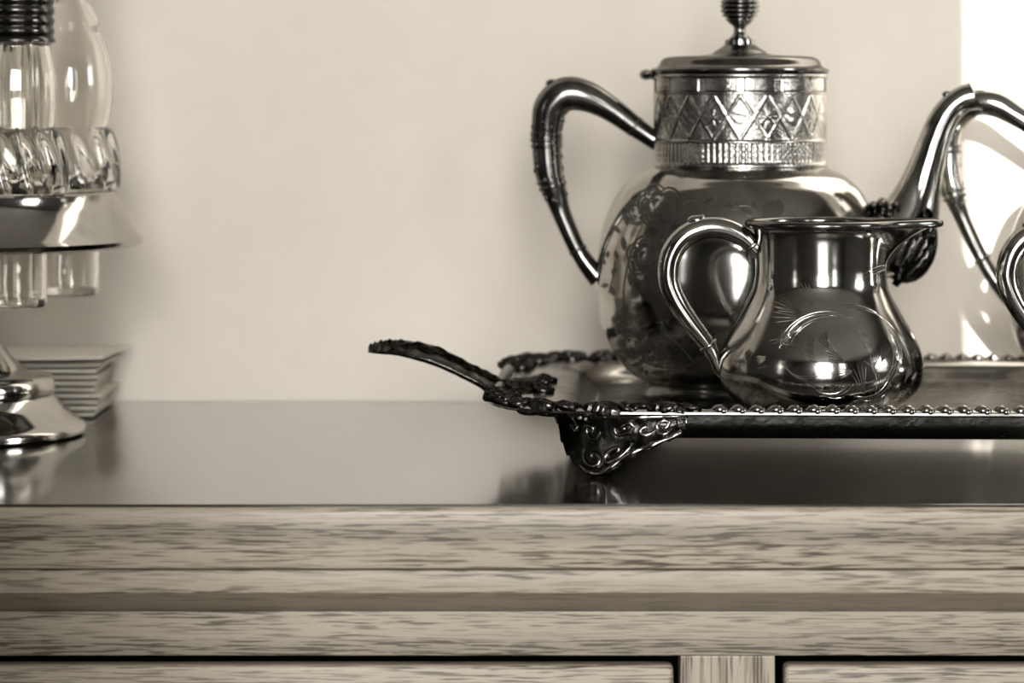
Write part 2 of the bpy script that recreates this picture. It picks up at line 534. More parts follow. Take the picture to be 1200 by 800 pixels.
obj('underside', fixn(mesh('underside', *loft([(0.0125, 0.0180, XI), (0.0120, 0.0186, XI), (0.0262, 0.0193, XI)], True, True), 30)), M['tray_under'], TR)
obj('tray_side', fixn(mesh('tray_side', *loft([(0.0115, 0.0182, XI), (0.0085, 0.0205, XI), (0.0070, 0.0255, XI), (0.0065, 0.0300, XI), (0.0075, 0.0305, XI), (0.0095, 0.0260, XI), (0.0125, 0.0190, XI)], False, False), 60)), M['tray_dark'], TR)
obj('flange', fixn(mesh('flange', *loft([(0.0065, 0.0312), (0.0075, 0.0316), (0.0110, 0.0314, XI * 0.5), (0.0165, 0.0306, XI * 0.8), (0.0190, 0.0292, XI * 0.9), (0.0215, 0.0250, XI * 0.96), (0.0240, 0.0216, XI), (0.0255, 0.0212, XI), (0.0265, 0.0215, XI), (0.0273, 0.0207, XI), (0.0265, 0.0201, XI), (0.0225, 0.0212, XI), (0.0195, 0.0265, XI * 0.95), (0.0160, 0.0295, XI * 0.8), (0.0070, 0.0302)], False, False), 35)), M['tray'], TR)
obj('rim', fixn(mesh('rim', *loft([(0.0070, 0.0298), (0.0012, 0.0294), (0.0000, 0.0302), (0.0, 0.0312), (0.0008, 0.0319), (0.0035, 0.0325), (0.0072, 0.0318)], False, False), 35)), M['tray'], TR)

# rope border, one lobe after the other
lob = MB()
for (c, rr) in (((0, 0, 0), (0.0034, 0.0030, 0.0024)), ((0.0024, -0.0006, -0.0004), (0.0022, 0.0026, 0.0018)), ((-0.0025, 0.0004, -0.0006), (0.0018, 0.0024, 0.0014))):
    lob.add(*ball_data(c, rr[0], rr[1], rr[2], 8, 5))
lob_me = fixn(lob.mesh('rim_lobe', 60)); lob_me.materials.append(M['tray'])
lob_dk = lob_me.copy(); lob_dk.materials.clear(); lob_dk.materials.append(M['tray'])
def perim(off=0.003):
    p = tray_loop(off); n = len(p)
    out = []; d = 0.0
    for i in range(n):
        a = p[i]; b = p[(i + 1) % n]
        out.append((d, a, b)); d += math.hypot(b[0]-a[0], b[1]-a[1])
    return out, d
def at_perim(s, table, total):
    s %= total
    for d, a, b in reversed(table):
        if s >= d - 1e-9:
            L = math.hypot(b[0]-a[0], b[1]-a[1]) or 1e-9
            t = (s - d) / L
            return (a[0]+(b[0]-a[0])*t, a[1]+(b[1]-a[1])*t), math.atan2(b[1]-a[1], b[0]-a[0])
    return table[0][1], 0
tab, tot = perim(0.0030)
n_l = int(tot / 0.0086)
CORN = [(TX0 + TC, TC), (TX1 - TC, TC), (TX1 - TC, TD - TC), (TX0 + TC, TD - TC)]
def corner_zone(p):
    """true where the cast scroll corners replace the rope border"""
    dx = min(p[0] - TX0, TX1 - p[0]); dy = min(p[1], TD - p[1])
    return dx < 0.105 and dy < 0.080
for k in range(n_l):
    p, a = at_perim(k * tot / n_l, tab, tot)
    if corner_zone(p): continue
    obj('rim_lobe', lob_me, M['tray'], TR, (p[0], p[1], 0.0325), (0.25, 0.0, a - 0.35))

# cast scrolls of the corners and ends
def scroll_mesh(name, turns=1.2, r0=0.0055, tail=0.012, thick=0.0013, mat=None):
    pts = []
    for k in range(22):
        t = k / 21
        a = turns * 2 * PI * t
        r = r0 * (0.18 + 0.82 * t)
        pts.append((r * math.cos(a), r * math.sin(a), 0.0009 * (1 - t), thick * (0.55 + 0.6 * math.sin(PI * min(t * 1.1, 1)))))
    e = pts[-1]
    a = turns * 2 * PI + PI / 2
    for k in range(1, 6):
        t = k / 5
        pts.append((e[0] + tail * t * math.cos(a - 0.9 * t), e[1] + tail * t * math.sin(a - 0.9 * t), 0, thick * (0.75 - 0.5 * t)))
    mb = MB()
    mb.add(*tube_data([q[:3] for q in pts], [q[3] for q in pts], 7, 1.0, (0, 0, 1)))
    mb.add(*ball_data((0, 0, 0.0008), r0 * 0.34, r0 * 0.34, 0.0014, 7, 5))
    return fixn(mb.mesh(name, 70))
def leaf_mesh(name, L=0.014, Wd=0.0045, hgt=0.0016, notch=4):
    """acanthus leaf with a raised ribbed middle"""
    v = []; f = []; n = 14; m = 6
    for i in range(n + 1):
        t = i / n
        wv = Wd * (math.sin(PI * min(1, 0.08 + 0.92 * t)) ** 0.7) * (0.82 + 0.18 * math.cos(notch * 2 * PI * t))
        for j in range(m + 1):
            s = -1 + 2 * j / m
            v.append((L * t, wv * s, hgt * (1 - s * s) * (0.5 + 0.5 * math.sin(PI * t)) + 0.0005 * math.cos(s * 9) + 0.0009 * math.sin(PI * t)))
    nb = len(v)
    for i in range(n + 1):
        for j in range(m + 1):
            q = v[i * (m + 1) + j]
            v.append((q[0], q[1] * 0.96, -0.0008))
    for i in range(n):
        for j in range(m):
            a = i * (m + 1) + j
            f.append((a, a + m + 1, a + m + 2, a + 1)); f.append((nb + a, nb + a + 1, nb + a + m + 2, nb + a + m + 1))
        a = i * (m + 1)
        f.append((a, nb + a, nb + a + m + 1, a + m + 1))
        a += m
        f.append((a, a + m + 1, nb + a + m + 1, nb + a))
    return fixn(mesh(name, v, f, 60))
scr = [scroll_mesh('scroll', 1.25, 0.0060, 0.012, 0.0014), scroll_mesh('scroll', 1.0, 0.0046, 0.010, 0.0012), scroll_mesh('scroll', 1.5, 0.0070, 0.008, 0.0015)]
lfm = [leaf_mesh('leaf', 0.015, 0.0046), leaf_mesh('leaf', 0.011, 0.0036, 0.0014, 3), leaf_mesh('leaf', 0.020, 0.0056, 0.0020, 5)]
for me in scr + lfm: me.materials.append(M['tray_dark'])
curl = scroll_mesh('scroll', 1.4, 0.0060, 0.002, 0.0015); curl.materials.append(M['tray_dark'])
rng = random.Random(3)
for row, (off, z, step) in enumerate(((0.0030, 0.0328, 0.0095), (0.0100, 0.0318, 0.0120), (0.0175, 0.0275, 0.0150))):
    tb, tt = perim(off)
    n = int(tt / step)
    for k in range(n):
        p, a = at_perim(k * tt / n, tb, tt)
        dx = min(p[0] - TX0, TX1 - p[0]); dy = min(p[1], TD - p[1])
        if not corner_zone(p): continue
        if row and (dx > 0.10 - row * 0.02 or (dx < 0.012 + off and 0.08 < p[1] < TD - 0.08)): continue
        if p[0] > 0.30: continue
        flip = -1 if k % 2 else 1
        if (k + row) % 3 == 2 and dx > 0.02:
            obj('leaf', rng.choice(lfm), None, TR, (p[0], p[1], z + 0.0004), (0.1 * flip, 0.12, a + rng.uniform(-0.5, 0.5)), (1, 1, 1.2))
        else:
            obj('scroll', curl if dx < 0.04 else rng.choice(scr), None, TR, (p[0], p[1], z), (0.25 * rng.uniform(-1, 1), 0.25 * rng.uniform(-1, 1), a + rng.uniform(-0.6, 0.6)), (1, flip, 1.3))

# bracket feet, wrapped round the corners
def foot_mesh():
    plan = [(0.0814, -0.0005), (0.0680, -0.0010), (0.0540, -0.0002), (0.0400, 0.0040), (0.0290, 0.0140), (0.0225, 0.0290), (0.0205, 0.0440)]
    drop = [0.0075, 0.0135, 0.0205, 0.0300, 0.0250, 0.0160, 0.0070]
    sm = smooth([(p[0], p[1], d) for p, d in zip(plan, drop)], 6)
    n = len(sm); m = 14; zt = 0.0302
    v = []; f = []
    for side in (0, 1):
        for k in range(n):
            x, y, d = sm[k]
            t = Vector((sm[min(k+1, n-1)][0] - sm[max(k-1, 0)][0], sm[min(k+1, n-1)][1] - sm[max(k-1, 0)][1]))
            t.normalize()
            nx, ny = -t.y, t.x       # outward (towards the front-left)
            if ny > 0 and k < 8: nx, ny = -nx, -ny
            for j in range(m + 1):
                q = j / m
                edge = 0.0012 * math.sin(k * 1.9) * q
                dd = d * q + edge
                flare = 0.004 * q * q - 0.0045 * math.sin(PI * q) * 0.6
                off = 0.0035 - flare
                rel = 0.0007 * math.sin(k * 0.9 + q * 5) * math.sin(q * 9 + k * 0.5) * math.sin(PI * q)
                o = off - rel if side == 0 else off + 0.0026
                v.append((x - nx * o, y - ny * o, max(zt - dd, 0.0003)))
    base = n * (m + 1)
    for k in range(n - 1):
        for j in range(m):
            a = k * (m + 1) + j
            f.append((a, a + 1, a + m + 2, a + m + 1)); f.append((base + a, base + a + m + 1, base + a + m + 2, base + a + 1))
        a = k * (m + 1)
        f.append((a, a + m + 1, base + a + m + 1, base + a))
        a += m
        f.append((a, base + a, base + a + m + 1, a + m + 1))
    for k in (0, n - 1):
        for j in range(m):
            a = k * (m + 1) + j
            f.append((a, base + a, base + a + 1, a + 1))
    # the scrolls of the casting, laid on the outer face
    def on(u, q, out=0.0):
        k = u * (n - 1); k0 = min(int(k), n - 2); t = k - k0
        A = sm[k0]; B = sm[k0 + 1]
        x = A[0] + (B[0]-A[0])*t; y = A[1] + (B[1]-A[1])*t; d = A[2] + (B[2]-A[2])*t
        tv = Vector((B[0]-A[0], B[1]-A[1])).normalized()
        nx, ny = -tv.y, tv.x
        if ny > 0 and k0 < 8: nx, ny = -nx, -ny
        flare = 0.004 * q * q - 0.0045 * math.sin(PI * q) * 0.6
        o = 0.0035 - flare - out
        return (x - nx * o, y - ny * o, zt - d * q)
    curves = []
    def spiral(u, q, ru, rq, turns, a0, th, hand=1):
        pts = []
        for k in range(26):
            t = k / 25
            a = a0 + hand * turns * 2 * PI * t
            r = 0.15 + 0.85 * t
            pts.append(on(min(max(u + ru * r * math.cos(a), 0), 1), min(max(q + rq * r * math.sin(a), 0.02), 1.0), 0.0004) + (th * (0.55 + 0.45 * math.sin(PI * t)),))
        return pts
    curves.append(spiral(0.14, 0.45, 0.055, 0.33, 1.3, 0.5, 0.0012))
    curves.append(spiral(0.05, 0.40, 0.04, 0.30, 1.0, 2.5, 0.0010, -1))
    curves.append(spiral(0.42, 0.70, 0.10, 0.17, 1.1, 2.6, 0.0014))
    curves.append(spiral(0.56, 0.72, 0.08, 0.17, 1.1, 0.4, 0.0013, -1))
    curves.append(spiral(0.36, 0.30, 0.07, 0.16, 1.2, 1.0, 0.0012, -1))
    curves.append(spiral(0.60, 0.32, 0.07, 0.17, 1.2, 2.0, 0.0012))
    curves.append(spiral(0.24, 0.45, 0.06, 0.2, 0.9, 3.6, 0.0011))
    curves.append(spiral(0.78, 0.45, 0.07, 0.25, 1.1, 0.3, 0.0011))
    for row in ((0.02, 0.08, 0.3, 0.10, 0.62, 0.08, 0.98, 0.10), (0.05, 0.92, 0.25, 0.97, 0.5, 0.97, 0.62, 0.95)):
        pts = []
        for k in range(24):
            t = k / 23
            u = row[0] + (row[6] - row[0]) * t
            pts.append(on(u, row[1] + 0.02 * math.sin(9 * t), 0.0005) + (0.0013 + 0.0004 * math.sin(t * 30),))
        curves.append(pts)
    mb = MB()
    for pts in curves:
        mb.add(*tube_data([p[:3] for p in pts], [p[3] for p in pts], 7, 1.0, (0, 0, 1)))
    return fixn(mesh('foot', v, f, 45)), fixn(mb.mesh('foot_scroll', 70))
fm, fs = foot_mesh()
cxl = (TX0 + TX1) / 2
for mx in (0, 1):
    for my in (0, 1):
        loc = ((2 * cxl if mx else 0), (TD if my else 0), 0)
        sc_ = ((-1 if mx else 1), (-1 if my else 1), 1)
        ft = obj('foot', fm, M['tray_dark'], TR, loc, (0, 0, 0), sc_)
        fso = obj('scroll_relief', fs, M['tray'], ft)

# end handles: broad cast grips that rise towards the tip
HST = [  # x, underside height, thickness, front edge y, back edge y
    (0.010, 0.0275, 0.0014, 0.076, 0.190), (0.003, 0.0258, 0.0068, 0.080, 0.172), (-0.0085, 0.0227, 0.0095, 0.092, 0.146), (-0.017, 0.0287, 0.0074, 0.101, 0.138), (-0.0257, 0.0340, 0.0060, 0.103, 0.138),
    (-0.043, 0.0418, 0.0062, 0.103, 0.144), (-0.060, 0.0466, 0.0042, 0.105, 0.150), (-0.070, 0.0474, 0.0034, 0.111, 0.148), (-0.0755, 0.0474, 0.0022, 0.120, 0.140), (-0.0785, 0.0476, 0.0008, 0.128, 0.132)]
def grip_mesh(sgn):
    st = smooth(HST, 7); n = len(st); m = 28
    v = []; f = []
    for k, (x, z, th, y0, y1) in enumerate(st):
        xx = x if sgn > 0 else 2 * cxl - x
        for j in range(m):
            a = 2 * PI * j / m
            c, s_ = math.cos(a), math.sin(a)
            u = math.copysign(abs(c) ** 0.8, c)
            y = (y0 + y1) / 2 + u * (y1 - y0) / 2
            up = max(0, s_) ** 0.6
            vein = 0.0009 * math.sin(k * 1.5 - abs(u) * 9) * up * (1 if x < -0.04 else 0.5) + 0.0012 * math.cos(u * 17) * up
            zz = z + th * 0.5 + (th * 0.5 * up if s_ > 0 else -th * 0.5 * abs(s_) ** 0.6) + vein + 0.0016 * (1 - u * u) * up
            v.append((xx, y, zz))
    for k in range(n - 1):
        for j in range(m):
            i = (j + 1) % m
            f.append((k*m + j, k*m + i, (k+1)*m + i, (k+1)*m + j))
    f.append(tuple(range(m))); f.append(tuple((n-1)*m + j for j in range(m)))
    return fixn(mesh('handle', v, f, 60))
for side in (1, -1):
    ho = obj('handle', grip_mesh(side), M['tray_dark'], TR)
    if side < 0: continue
    for x, y, z, an, k in (
                          (-0.040, 0.110, 0.0447, 3.0, 0), (-0.040, 0.130, 0.0452, 3.3, 0), (-0.050, 0.120, 0.0492, 3.14, 2), (-0.052, 0.139, 0.0484, 3.5, 0), (-0.053, 0.108, 0.0478, 2.8, 0)):
        obj('leaf', lfm[k], None, ho, (x, y, z), (0, (-0.38 if x < -0.03 else 0.05) if x > -0.045 else -0.12, an), (0.85, 0.9, 0.7))
    for xx, yy in ((0.008, 0.096), (0.006, 0.112), (0.006, 0.130), (0.008, 0.150), (-0.006, 0.106), (-0.006, 0.128)):
        obj('scroll', curl, None, ho, (xx + 0.003, yy, 0.0322), (0, 0.15, rng.uniform(0, 6)), (1.0, 1.0, 1.2))

# ------------------------------------------------------------------ draping of engraved work on turned surfaces
class Turned:
    def __init__(s, cx, Y, base, prof):
        """prof: rows (py, r_px) of the outline; base: height of the thing's foot above the sideboard top"""
        s.cx = cx; s.Y = Y; s.base = base; s.k = Y / F
        s.rows = prof
    def r(s, py):
        R = s.rows
        if py <= R[0][0]: return R[0][1]
        for a, b in zip(R[:-1], R[1:]):
            if a[0] <= py <= b[0]:
                return a[1] + (b[1] - a[1]) * (py - a[0]) / (b[0] - a[0])
        return R[-1][1]
    def p(s, px, py, out=0.0):
        r = s.r(py); q = max(-0.995, min(0.995, (px - s.cx) / r))
        t = math.asin(q)
        R = r * s.k + out
        return Vector((R * math.sin(t), -R * math.cos(t), Z(py, s.Y) - s.base))
    def z(s, py): return Z(py, s.Y) - s.base
def ribbon(mb, S, pts, wd, out=0.00025, taper=True):
    """thin strip along a drawn line, following the surface"""
    n = len(pts); L = []; 
    for k in range(n):
        a = pts[max(k-1, 0)]; b = pts[min(k+1, n-1)]
        dx, dy = b[0]-a[0], b[1]-a[1]; l = math.hypot(dx, dy) or 1
        nx, ny = -dy / l, dx / l
        q = wd * ((0.25 + 0.75 * math.sin(PI * min(1, 0.05 + 0.9 * k / (n - 1)))) if taper else 1) / 2
        L.append((S.p(pts[k][0] + nx*q, pts[k][1] + ny*q, out * 0.2), S.p(pts[k][0], pts[k][1], out), S.p(pts[k][0] - nx*q, pts[k][1] - ny*q, out * 0.2)))
    v = [p for r in L for p in r]
    f = []
    for k in range(n - 1):
        f += [(3*k, 3*k+1, 3*k+4, 3*k+3), (3*k+1, 3*k+2, 3*k+5, 3*k+4)]
    mb.add(v, f)
def leaf_on(mb, S, x, y, L, wd, ang, out=0.00025):
    a = math.radians(ang); ca, sa = math.cos(a), math.sin(a)
    rows = []
    for k in range(7):
        t = k / 6
        hw = wd / 2 * math.sin(PI * t) ** 0.8 if 0 < k < 6 else 0.15
        cx, cy = x + L * t * ca, y - L * t * sa
        rows.append((S.p(cx - sa*hw, cy - ca*hw, out * 0.3), S.p(cx, cy, out), S.p(cx + sa*hw, cy + ca*hw, out * 0.3)))
    v = [p for r in rows for p in r]; f = []
    for k in range(6):
        f += [(3*k, 3*k+1, 3*k+4, 3*k+3), (3*k+1, 3*k+2, 3*k+5, 3*k+4)]
    mb.add(v, f)
def arc_pts(x, y, r, a0, a1, n=14, r1=None, sq=1.0):
    r1 = r if r1 is None else r1
    return [(x + (r + (r1-r)*k/(n-1)) * math.cos(math.radians(a0 + (a1-a0)*k/(n-1))),
             y - sq * (r + (r1-r)*k/(n-1)) * math.sin(math.radians(a0 + (a1-a0)*k/(n-1)))) for k in range(n)]
def rose(mb, S, x, y, R, rg):
    for ring, n in ((1.0, 6), (0.66, 5), (0.36, 3)):
        for k in range(n):
            a = 360 * k / n + rg.uniform(-15, 15) + ring * 50
            c = (x + R * ring * 0.55 * math.cos(math.radians(a)), y - R * ring * 0.55 * math.sin(math.radians(a)))
            ribbon(mb, S, arc_pts(c[0], c[1], R * ring * 0.48, a - 100, a + 100, 9), R * 0.13)
            ribbon(mb, S, arc_pts(c[0], c[1], R * ring * 0.30, a - 80, a + 80, 7), R * 0.16)

# ------------------------------------------------------------------ large teapot
POT_Y = 1.565
tp_base = FLOOR
def to_prof(rows, Y, base):
    return [(r * Y / F, Z(py, Y) - base) for py, r in rows]
body_rows = [(193, 100), (197, 103), (205, 121), (214, 132), (225, 142), (250, 155), (280, 164), (310, 167), (340, 167), (370, 164), (395, 157), (420, 144), (437, 128), (447, 112)]
BODY = Turned(867, POT_Y, tp_base, [tuple(r) for r in smooth(body_rows, 5)])
TP = thing('teapot', 'large silver teapot with tall finial and engraved roses behind the creamer', 'teapot', (X(867, POT_Y), POT_Y, H + tp_base + 0.0002), math.radians(-4))
zfoot = [(0.0, 0.0), (0.0520, 0.0), (0.0522, 0.0010), (0.0500, 0.0026)]
floor_py = HOR + (EYE - FLOOR) * F / POT_Y
foot_prof = [(0.0480, 0.0), (0.0508, 0.0), (0.0510, 0.0012), (0.0494, 0.0024), (0.0478, 0.0060), (0.0478, BODY.z(447)), (0.0484, BODY.z(445))]
obj('foot', mesh('foot', *lathe_data(foot_prof, 96)), M['handle'], TP)
bp = list(reversed(to_prof(BODY.rows, POT_Y, tp_base)))
obj('body', mesh('body', *lathe_data(bp, 128), 50), M['pot'], TP)

def neck_fn(Y, base, n_d=10, n_f=88, k=1.0, top=(93, 108), mid=(112, 163), low=(168, 189)):
    za = [Z(v, Y) - base for v in top]; zb = [Z(v, Y) - base for v in mid]; zc = [Z(v, Y) - base for v in low]
    rg = random.Random(5)
    def fn(t, kk, r, z):
        a = t / (2 * PI)
        if za[1] <= z <= za[0]:
            u = (a * 14) % 1.0
            return r + (0.0005 * k if 0.1 < u < 0.9 else -0.0003) * 1.0
        if zb[1] <= z <= zb[0]:
            h = (z - zb[1]) / (zb[0] - zb[1])
            u = (a * n_d) % 1.0
            d = min(abs(abs(u - 0.5) * 2 - h), abs(abs(u - 0.5) * 2 - (1 - h)))
            ridge = max(0, 1 - d / 0.075)
            e = abs(((a * n_d + 0.5) % 1.0) - 0.5)
            petal = 0.0006 * max(0, 1 - math.hypot((abs(u - 0.5)) / 0.25, (h - 0.5) / 0.35)) * (0.6 + 0.4 * math.cos(8 * math.atan2(h - 0.5, u - 0.5)))
            edge = 0.0004 * max(0, 1 - math.hypot((0.5 - abs(u - 0.5)) / 0.2, (h - 0.5) / 0.3)) * (0.6 + 0.4 * math.cos(30 * h + 20 * u))
            return r + 0.0008 * k * ridge + petal + edge
        if zc[1] <= z <= zc[0]:
            h = (z - zc[1]) / (zc[0] - zc[1])
            return r + 0.0010 * k * (abs(math.sin(a * n_f * PI)) - 0.5) * (0.75 + 0.25 * math.cos(h * 6 * PI))
        return r
    return fn
rows = []
def fill(a, b, n, r): 
    for k in range(n + 1): rows.append((a + (b - a) * k / n, r))
rows += [(198, 96), (196, 101.5), (193, 102.5), (190.5, 101)]
fill(189, 168, 12, 100.0)
rows += [(167, 100.0), (166, 102.0), (164.5, 102), (163.6, 100.5)]
fill(163, 112, 34, 100.0)
rows += [(111.5, 100.0), (110.5, 102), (109, 102), (108.2, 100.5)]
fill(107.8, 93.2, 8, 100.3)
rows += [(92.5, 101), (91, 102.5), (88, 102.5), (87, 101), (87, 60)]
obj('neck', mesh('neck', *lathe_data(to_prof(rows, POT_Y, tp_base), 704, neck_fn(POT_Y, tp_base, 10, 88, 0.6)), 60), M['pot_neck'], TP)
lid_rows = [(86.5, 96), (86.3, 103), (84, 104.5), (81.8, 104), (80.5, 101), (79, 97), (76, 94.5), (72, 93), (69, 90), (67.2, 84), (66.4, 70), (65.6, 50), (63.5, 32), (62, 31), (59.5, 28), (56, 22), (53, 17.5), (51, 17.5), (47, 17), (46, 13)]
fin_rows = [(47, 12), (45, 12.5), (42, 9.0), (38, 7.2), (33, 7.0), (30, 9.0), (28.5, 12), (27, 13)]
for k in range(7):
    y = 26 - k * 5.2
    rr = [16.5, 20.5, 22.5, 23, 22.5, 20, 15][k]
    fin_rows += [(y, rr - 2.5), (y - 1.6, rr), (y - 3.4, rr), (y - 5.0, rr - 2.5)]
fin_rows += [(-12, 8), (-15, 6), (-18, 6.5), (-22, 9), (-26, 8), (-29, 4), (-30, 0.0)]
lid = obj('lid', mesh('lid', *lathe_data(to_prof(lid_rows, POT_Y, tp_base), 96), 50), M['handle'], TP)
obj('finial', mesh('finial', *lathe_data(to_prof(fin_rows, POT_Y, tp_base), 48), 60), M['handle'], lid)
def loc(px, py, S, dy=0.0): return ((px - S.cx) * S.k, dy, S.z(py))
hk = BODY
mbh = MB()
for px, py, r in ((757, 88, 6.5), (765, 88, 6)):
    mbh.add(*ball_data(loc(px, py, hk), r * hk.k * 1.2, 0.010, r * hk.k, 12, 8))
obj('hinge', fixn(mbh.mesh('hinge')), M['handle'], TP)

def path_px(S, pts): return [((x - S.cx) * S.k, 0.0, S.z(y), r * S.k) for x, y, r in pts]
def ring_on(name, S, x, y, r, ang, mat, parent, th=2.2):
    """small torus round a handle; ang = direction of the handle in degrees in the picture plane"""
    v = []; f = []; n = 20; m = 8
    d = Vector((math.cos(math.radians(ang)), 0, math.sin(math.radians(ang))))
    u = Vector((0, 1, 0)); w_ = d.cross(u)
    c = Vector(loc(x, y, S)); R = r * S.k; T = th * S.k
    for i in range(n):
        a = 2 * PI * i / n
        e = u * math.cos(a) + w_ * math.sin(a)
        for j in range(m):
            b = 2 * PI * j / m
            v.append(c + e * (R + T * math.cos(b)) + d * (T * math.sin(b)))
    for i in range(n):
        for j in range(m):
            f.append((i*m + j, ((i+1) % n)*m + j, ((i+1) % n)*m + (j+1) % m, i*m + (j+1) % m))
    return obj(name, fixn(mesh(name, v, f, 80)), mat, parent)
H1 = [(772, 168, 11), (760, 160, 11), (740, 146, 12.5), (712, 126, 15), (686, 113, 18.5), (662, 111, 20.5), (645, 126, 20), (640, 152, 17.5), (640.5, 178, 17), (643, 203, 16.5), (649, 224, 14.5), (656, 246, 11.5), (666, 271, 10.5), (677, 294, 10), (688, 311, 11), (702, 328, 12.5)]
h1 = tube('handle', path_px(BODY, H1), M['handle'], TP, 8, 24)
for x, y, r, a in ((744, 149, 12, -36), (640, 158, 18, 88), (640, 165, 18.5, 89), (640.3, 172, 18, 90), (645, 212, 16.5, 105), (647, 219, 16, 107), (677, 294, 10.5, 118)):
    ring_on('ring', BODY, x, y, r - 1, a, M['handle'], h1, 2.2)
# chased sleeve on the grip and thumb bump
cs = MB()
rg = random.Random(11)
for k in range(70):
    y = rg.uniform(140, 236); t = rg.uniform(0, 2 * PI)
    pos = smooth([(p[1], p[0], p[2]) for p in H1[6:12]], 10)
    q = min(pos, key=lambda e: abs(e[0] - y))
    r = q[2]
    cs.add(*ball_data(((q[1] - 867) * BODY.k + r * BODY.k * 0.96 * math.sin(t), -r * BODY.k * 0.96 * math.cos(t), BODY.z(y)), 2.6 * BODY.k, 2.6 * BODY.k, 3.6 * BODY.k, 6, 4))
ob = obj('chased_sleeve', fixn(cs.mesh('chased_sleeve', 80)), M['handle'], h1); ob['kind'] = 'stuff'
obj('thumb_bump', fixn(mesh('thumb_bump', *ball_data(loc(646, 98, BODY), 7 * BODY.k, 6 * BODY.k, 5 * BODY.k, 12, 8))), M['handle'], h1)

# spout
SP = [(1000, 285, 40), (1030, 283, 44), (1052, 272, 42), (1066, 250, 34), (1075, 225, 26.5), (1084, 195, 21), (1092, 168, 18.2), (1102, 143, 17), (1114, 126, 16), (1128, 116, 15.5), (1140, 113, 15.5)]
sp = smooth(path_px(BODY, SP), 8)
v, f = tube_data([p[:3] for p in sp], [p[3] for p in sp], 28, 0.85, (0, 1, 0), False)
# cut the mouth on the slant and turn its lip outwards
n_s = len(sp)
for i in range(28):
    k0 = (n_s - 1) * 28 + i
    p = Vector(v[k0])
    c = Vector(sp[-1][:3])
    rel = p - c
    v[k0] = p + Vector((rel.z * -0.35, 0, 0)) + rel * (0.30 if rel.z > 0 else 0.12)
# inner wall so the mouth is hollow
inner_v, _ = tube_data([p[:3] for p in sp[-14:]], [p[3] * 0.86 for p in sp[-14:]], 28, 0.85, (0, 1, 0), False)
nb = len(v); v += inner_v
for k in range(13):
    for i in range(28):
        j = (i + 1) % 28
        f.append((nb + k*28 + i, nb + (k+1)*28 + i, nb + (k+1)*28 + j, nb + k*28 + j))
for i in range(28):
    j = (i + 1) % 28
    f.append(((n_s-1)*28 + i, (n_s-1)*28 + j, nb + 13*28 + j, nb + 13*28 + i))
spo = obj('spout', fixn(mesh('spout', v, f, 60)), M['pot'], TP)
cs = MB()
for (x, y, r) in ((1012, 244, 9), (1022, 242, 7), (1032, 240, 9), (1040, 246, 8), (1048, 240, 6), (1016, 256, 9)):
    cs.add(*ball_data(loc(x, y, BODY, -0.004), r * BODY.k * 0.8, 0.012, r * BODY.k, 10, 8))
obj('spout_collar', fixn(cs.mesh('spout_collar')), M['handle'], spo)
obj('lip_bump', fixn(mesh('lip_bump', *ball_data(loc(1108, 111, BODY), 6 * BODY.k, 4 * BODY.k, 4 * BODY.k, 10, 6))), M['handle'], spo)
# cast acanthus under the spout
for k, (x, y, a, L) in enumerate(((1046, 333, 58, 1.3), (1052, 326, 50, 1.5), (1058, 315, 60, 1.4), (1064, 305, 66, 1.3), (1072, 296, 72, 1.2), (1044, 318, 62, 1.5), (1078, 286, 80, 1.0), (1060, 296, 70, 1.2))):
    obj('leaf', lfm[2], None, spo, loc(x, y, BODY, -0.010 - 0.0012 * (k % 3)), (PI / 2, -math.radians(a), 0), (L, 0.9, 1.3))
base_leaf = smooth([(1044, 300, 20), (1060, 310, 22), (1074, 298, 20), (1082, 280, 16), (1086, 262, 10)], 6)
bl = path_px(BODY, base_leaf)
obj('spout_base', fixn(mesh('spout_base', *tube_data([p[:3] for p in bl], [p[3] for p in bl], 18, 0.9, (0, 1, 0)))), M['tray_dark'], spo)

# engraved roses and sprays on the body
eg = MB(); rg = random.Random(21)
for x, y, R in ((776, 238, 25), (762, 296, 24), (748, 246, 14), (786, 282, 18), (744, 396, 17), (770, 405, 16), (732, 370, 12)):
    rose(eg, BODY, x, y, R, rg)
for x, y, L, wd, a in ((800, 232, 14, 5, 20), (812, 228, 13, 5, 160), (826, 232, 14, 5, 15), (848, 236, 16, 6, -15), (860, 232, 12, 5, -50), (868, 240, 14, 6, -35), (880, 232, 12, 5, -60),
                       (893, 252, 26, 20, 55), (908, 250, 22, 14, 85), (712, 308, 10, 5, 120), (720, 318, 10, 6, 60), (716, 330, 11, 6, 200), (722, 342, 12, 7, 110), (714, 300, 9, 5, 80), (726, 300, 11, 6, 100),
                       (735, 290, 16, 7, 95), (742, 330, 22, 10, 80), (738, 350, 16, 9, 250), (756, 336, 20, 9, 60), (738, 262, 16, 7, 100), (730, 270, 12, 6, 140), (800, 262, 18, 8, 10),
                       (720, 412, 14, 7, 30), (742, 424, 15, 7, 20), (765, 430, 17, 7, 10), (790, 420, 17, 7, -10), (800, 400, 20, 8, 60), (812, 414, 18, 7, 30), (782, 388, 20, 8, 100), (726, 388, 14, 7, 80),
                       (752, 432, 8, 6, 80), (760, 434, 8, 6, 90), (830, 400, 20, 7, 130), (820, 380, 20, 7, 100)):
    leaf_on(eg, BODY, x, y, L, wd, a)
for pts in ([(738, 380), (734, 350), (736, 320), (745, 285), (760, 250)], [(716, 340), (722, 318), (724, 300)], [(800, 236), (815, 230), (835, 236), (850, 238), (875, 236), (890, 244)],
            [(730, 400), (760, 418), (800, 420), (835, 400)], [(780, 380), (800, 396), (815, 415)]):
    ribbon(eg, BODY, smooth(pts, 5), 2.2)
ob = obj('floral_engraving', eg.mesh('floral_engraving'), M['etch'], TP); ob['kind'] = 'stuff'

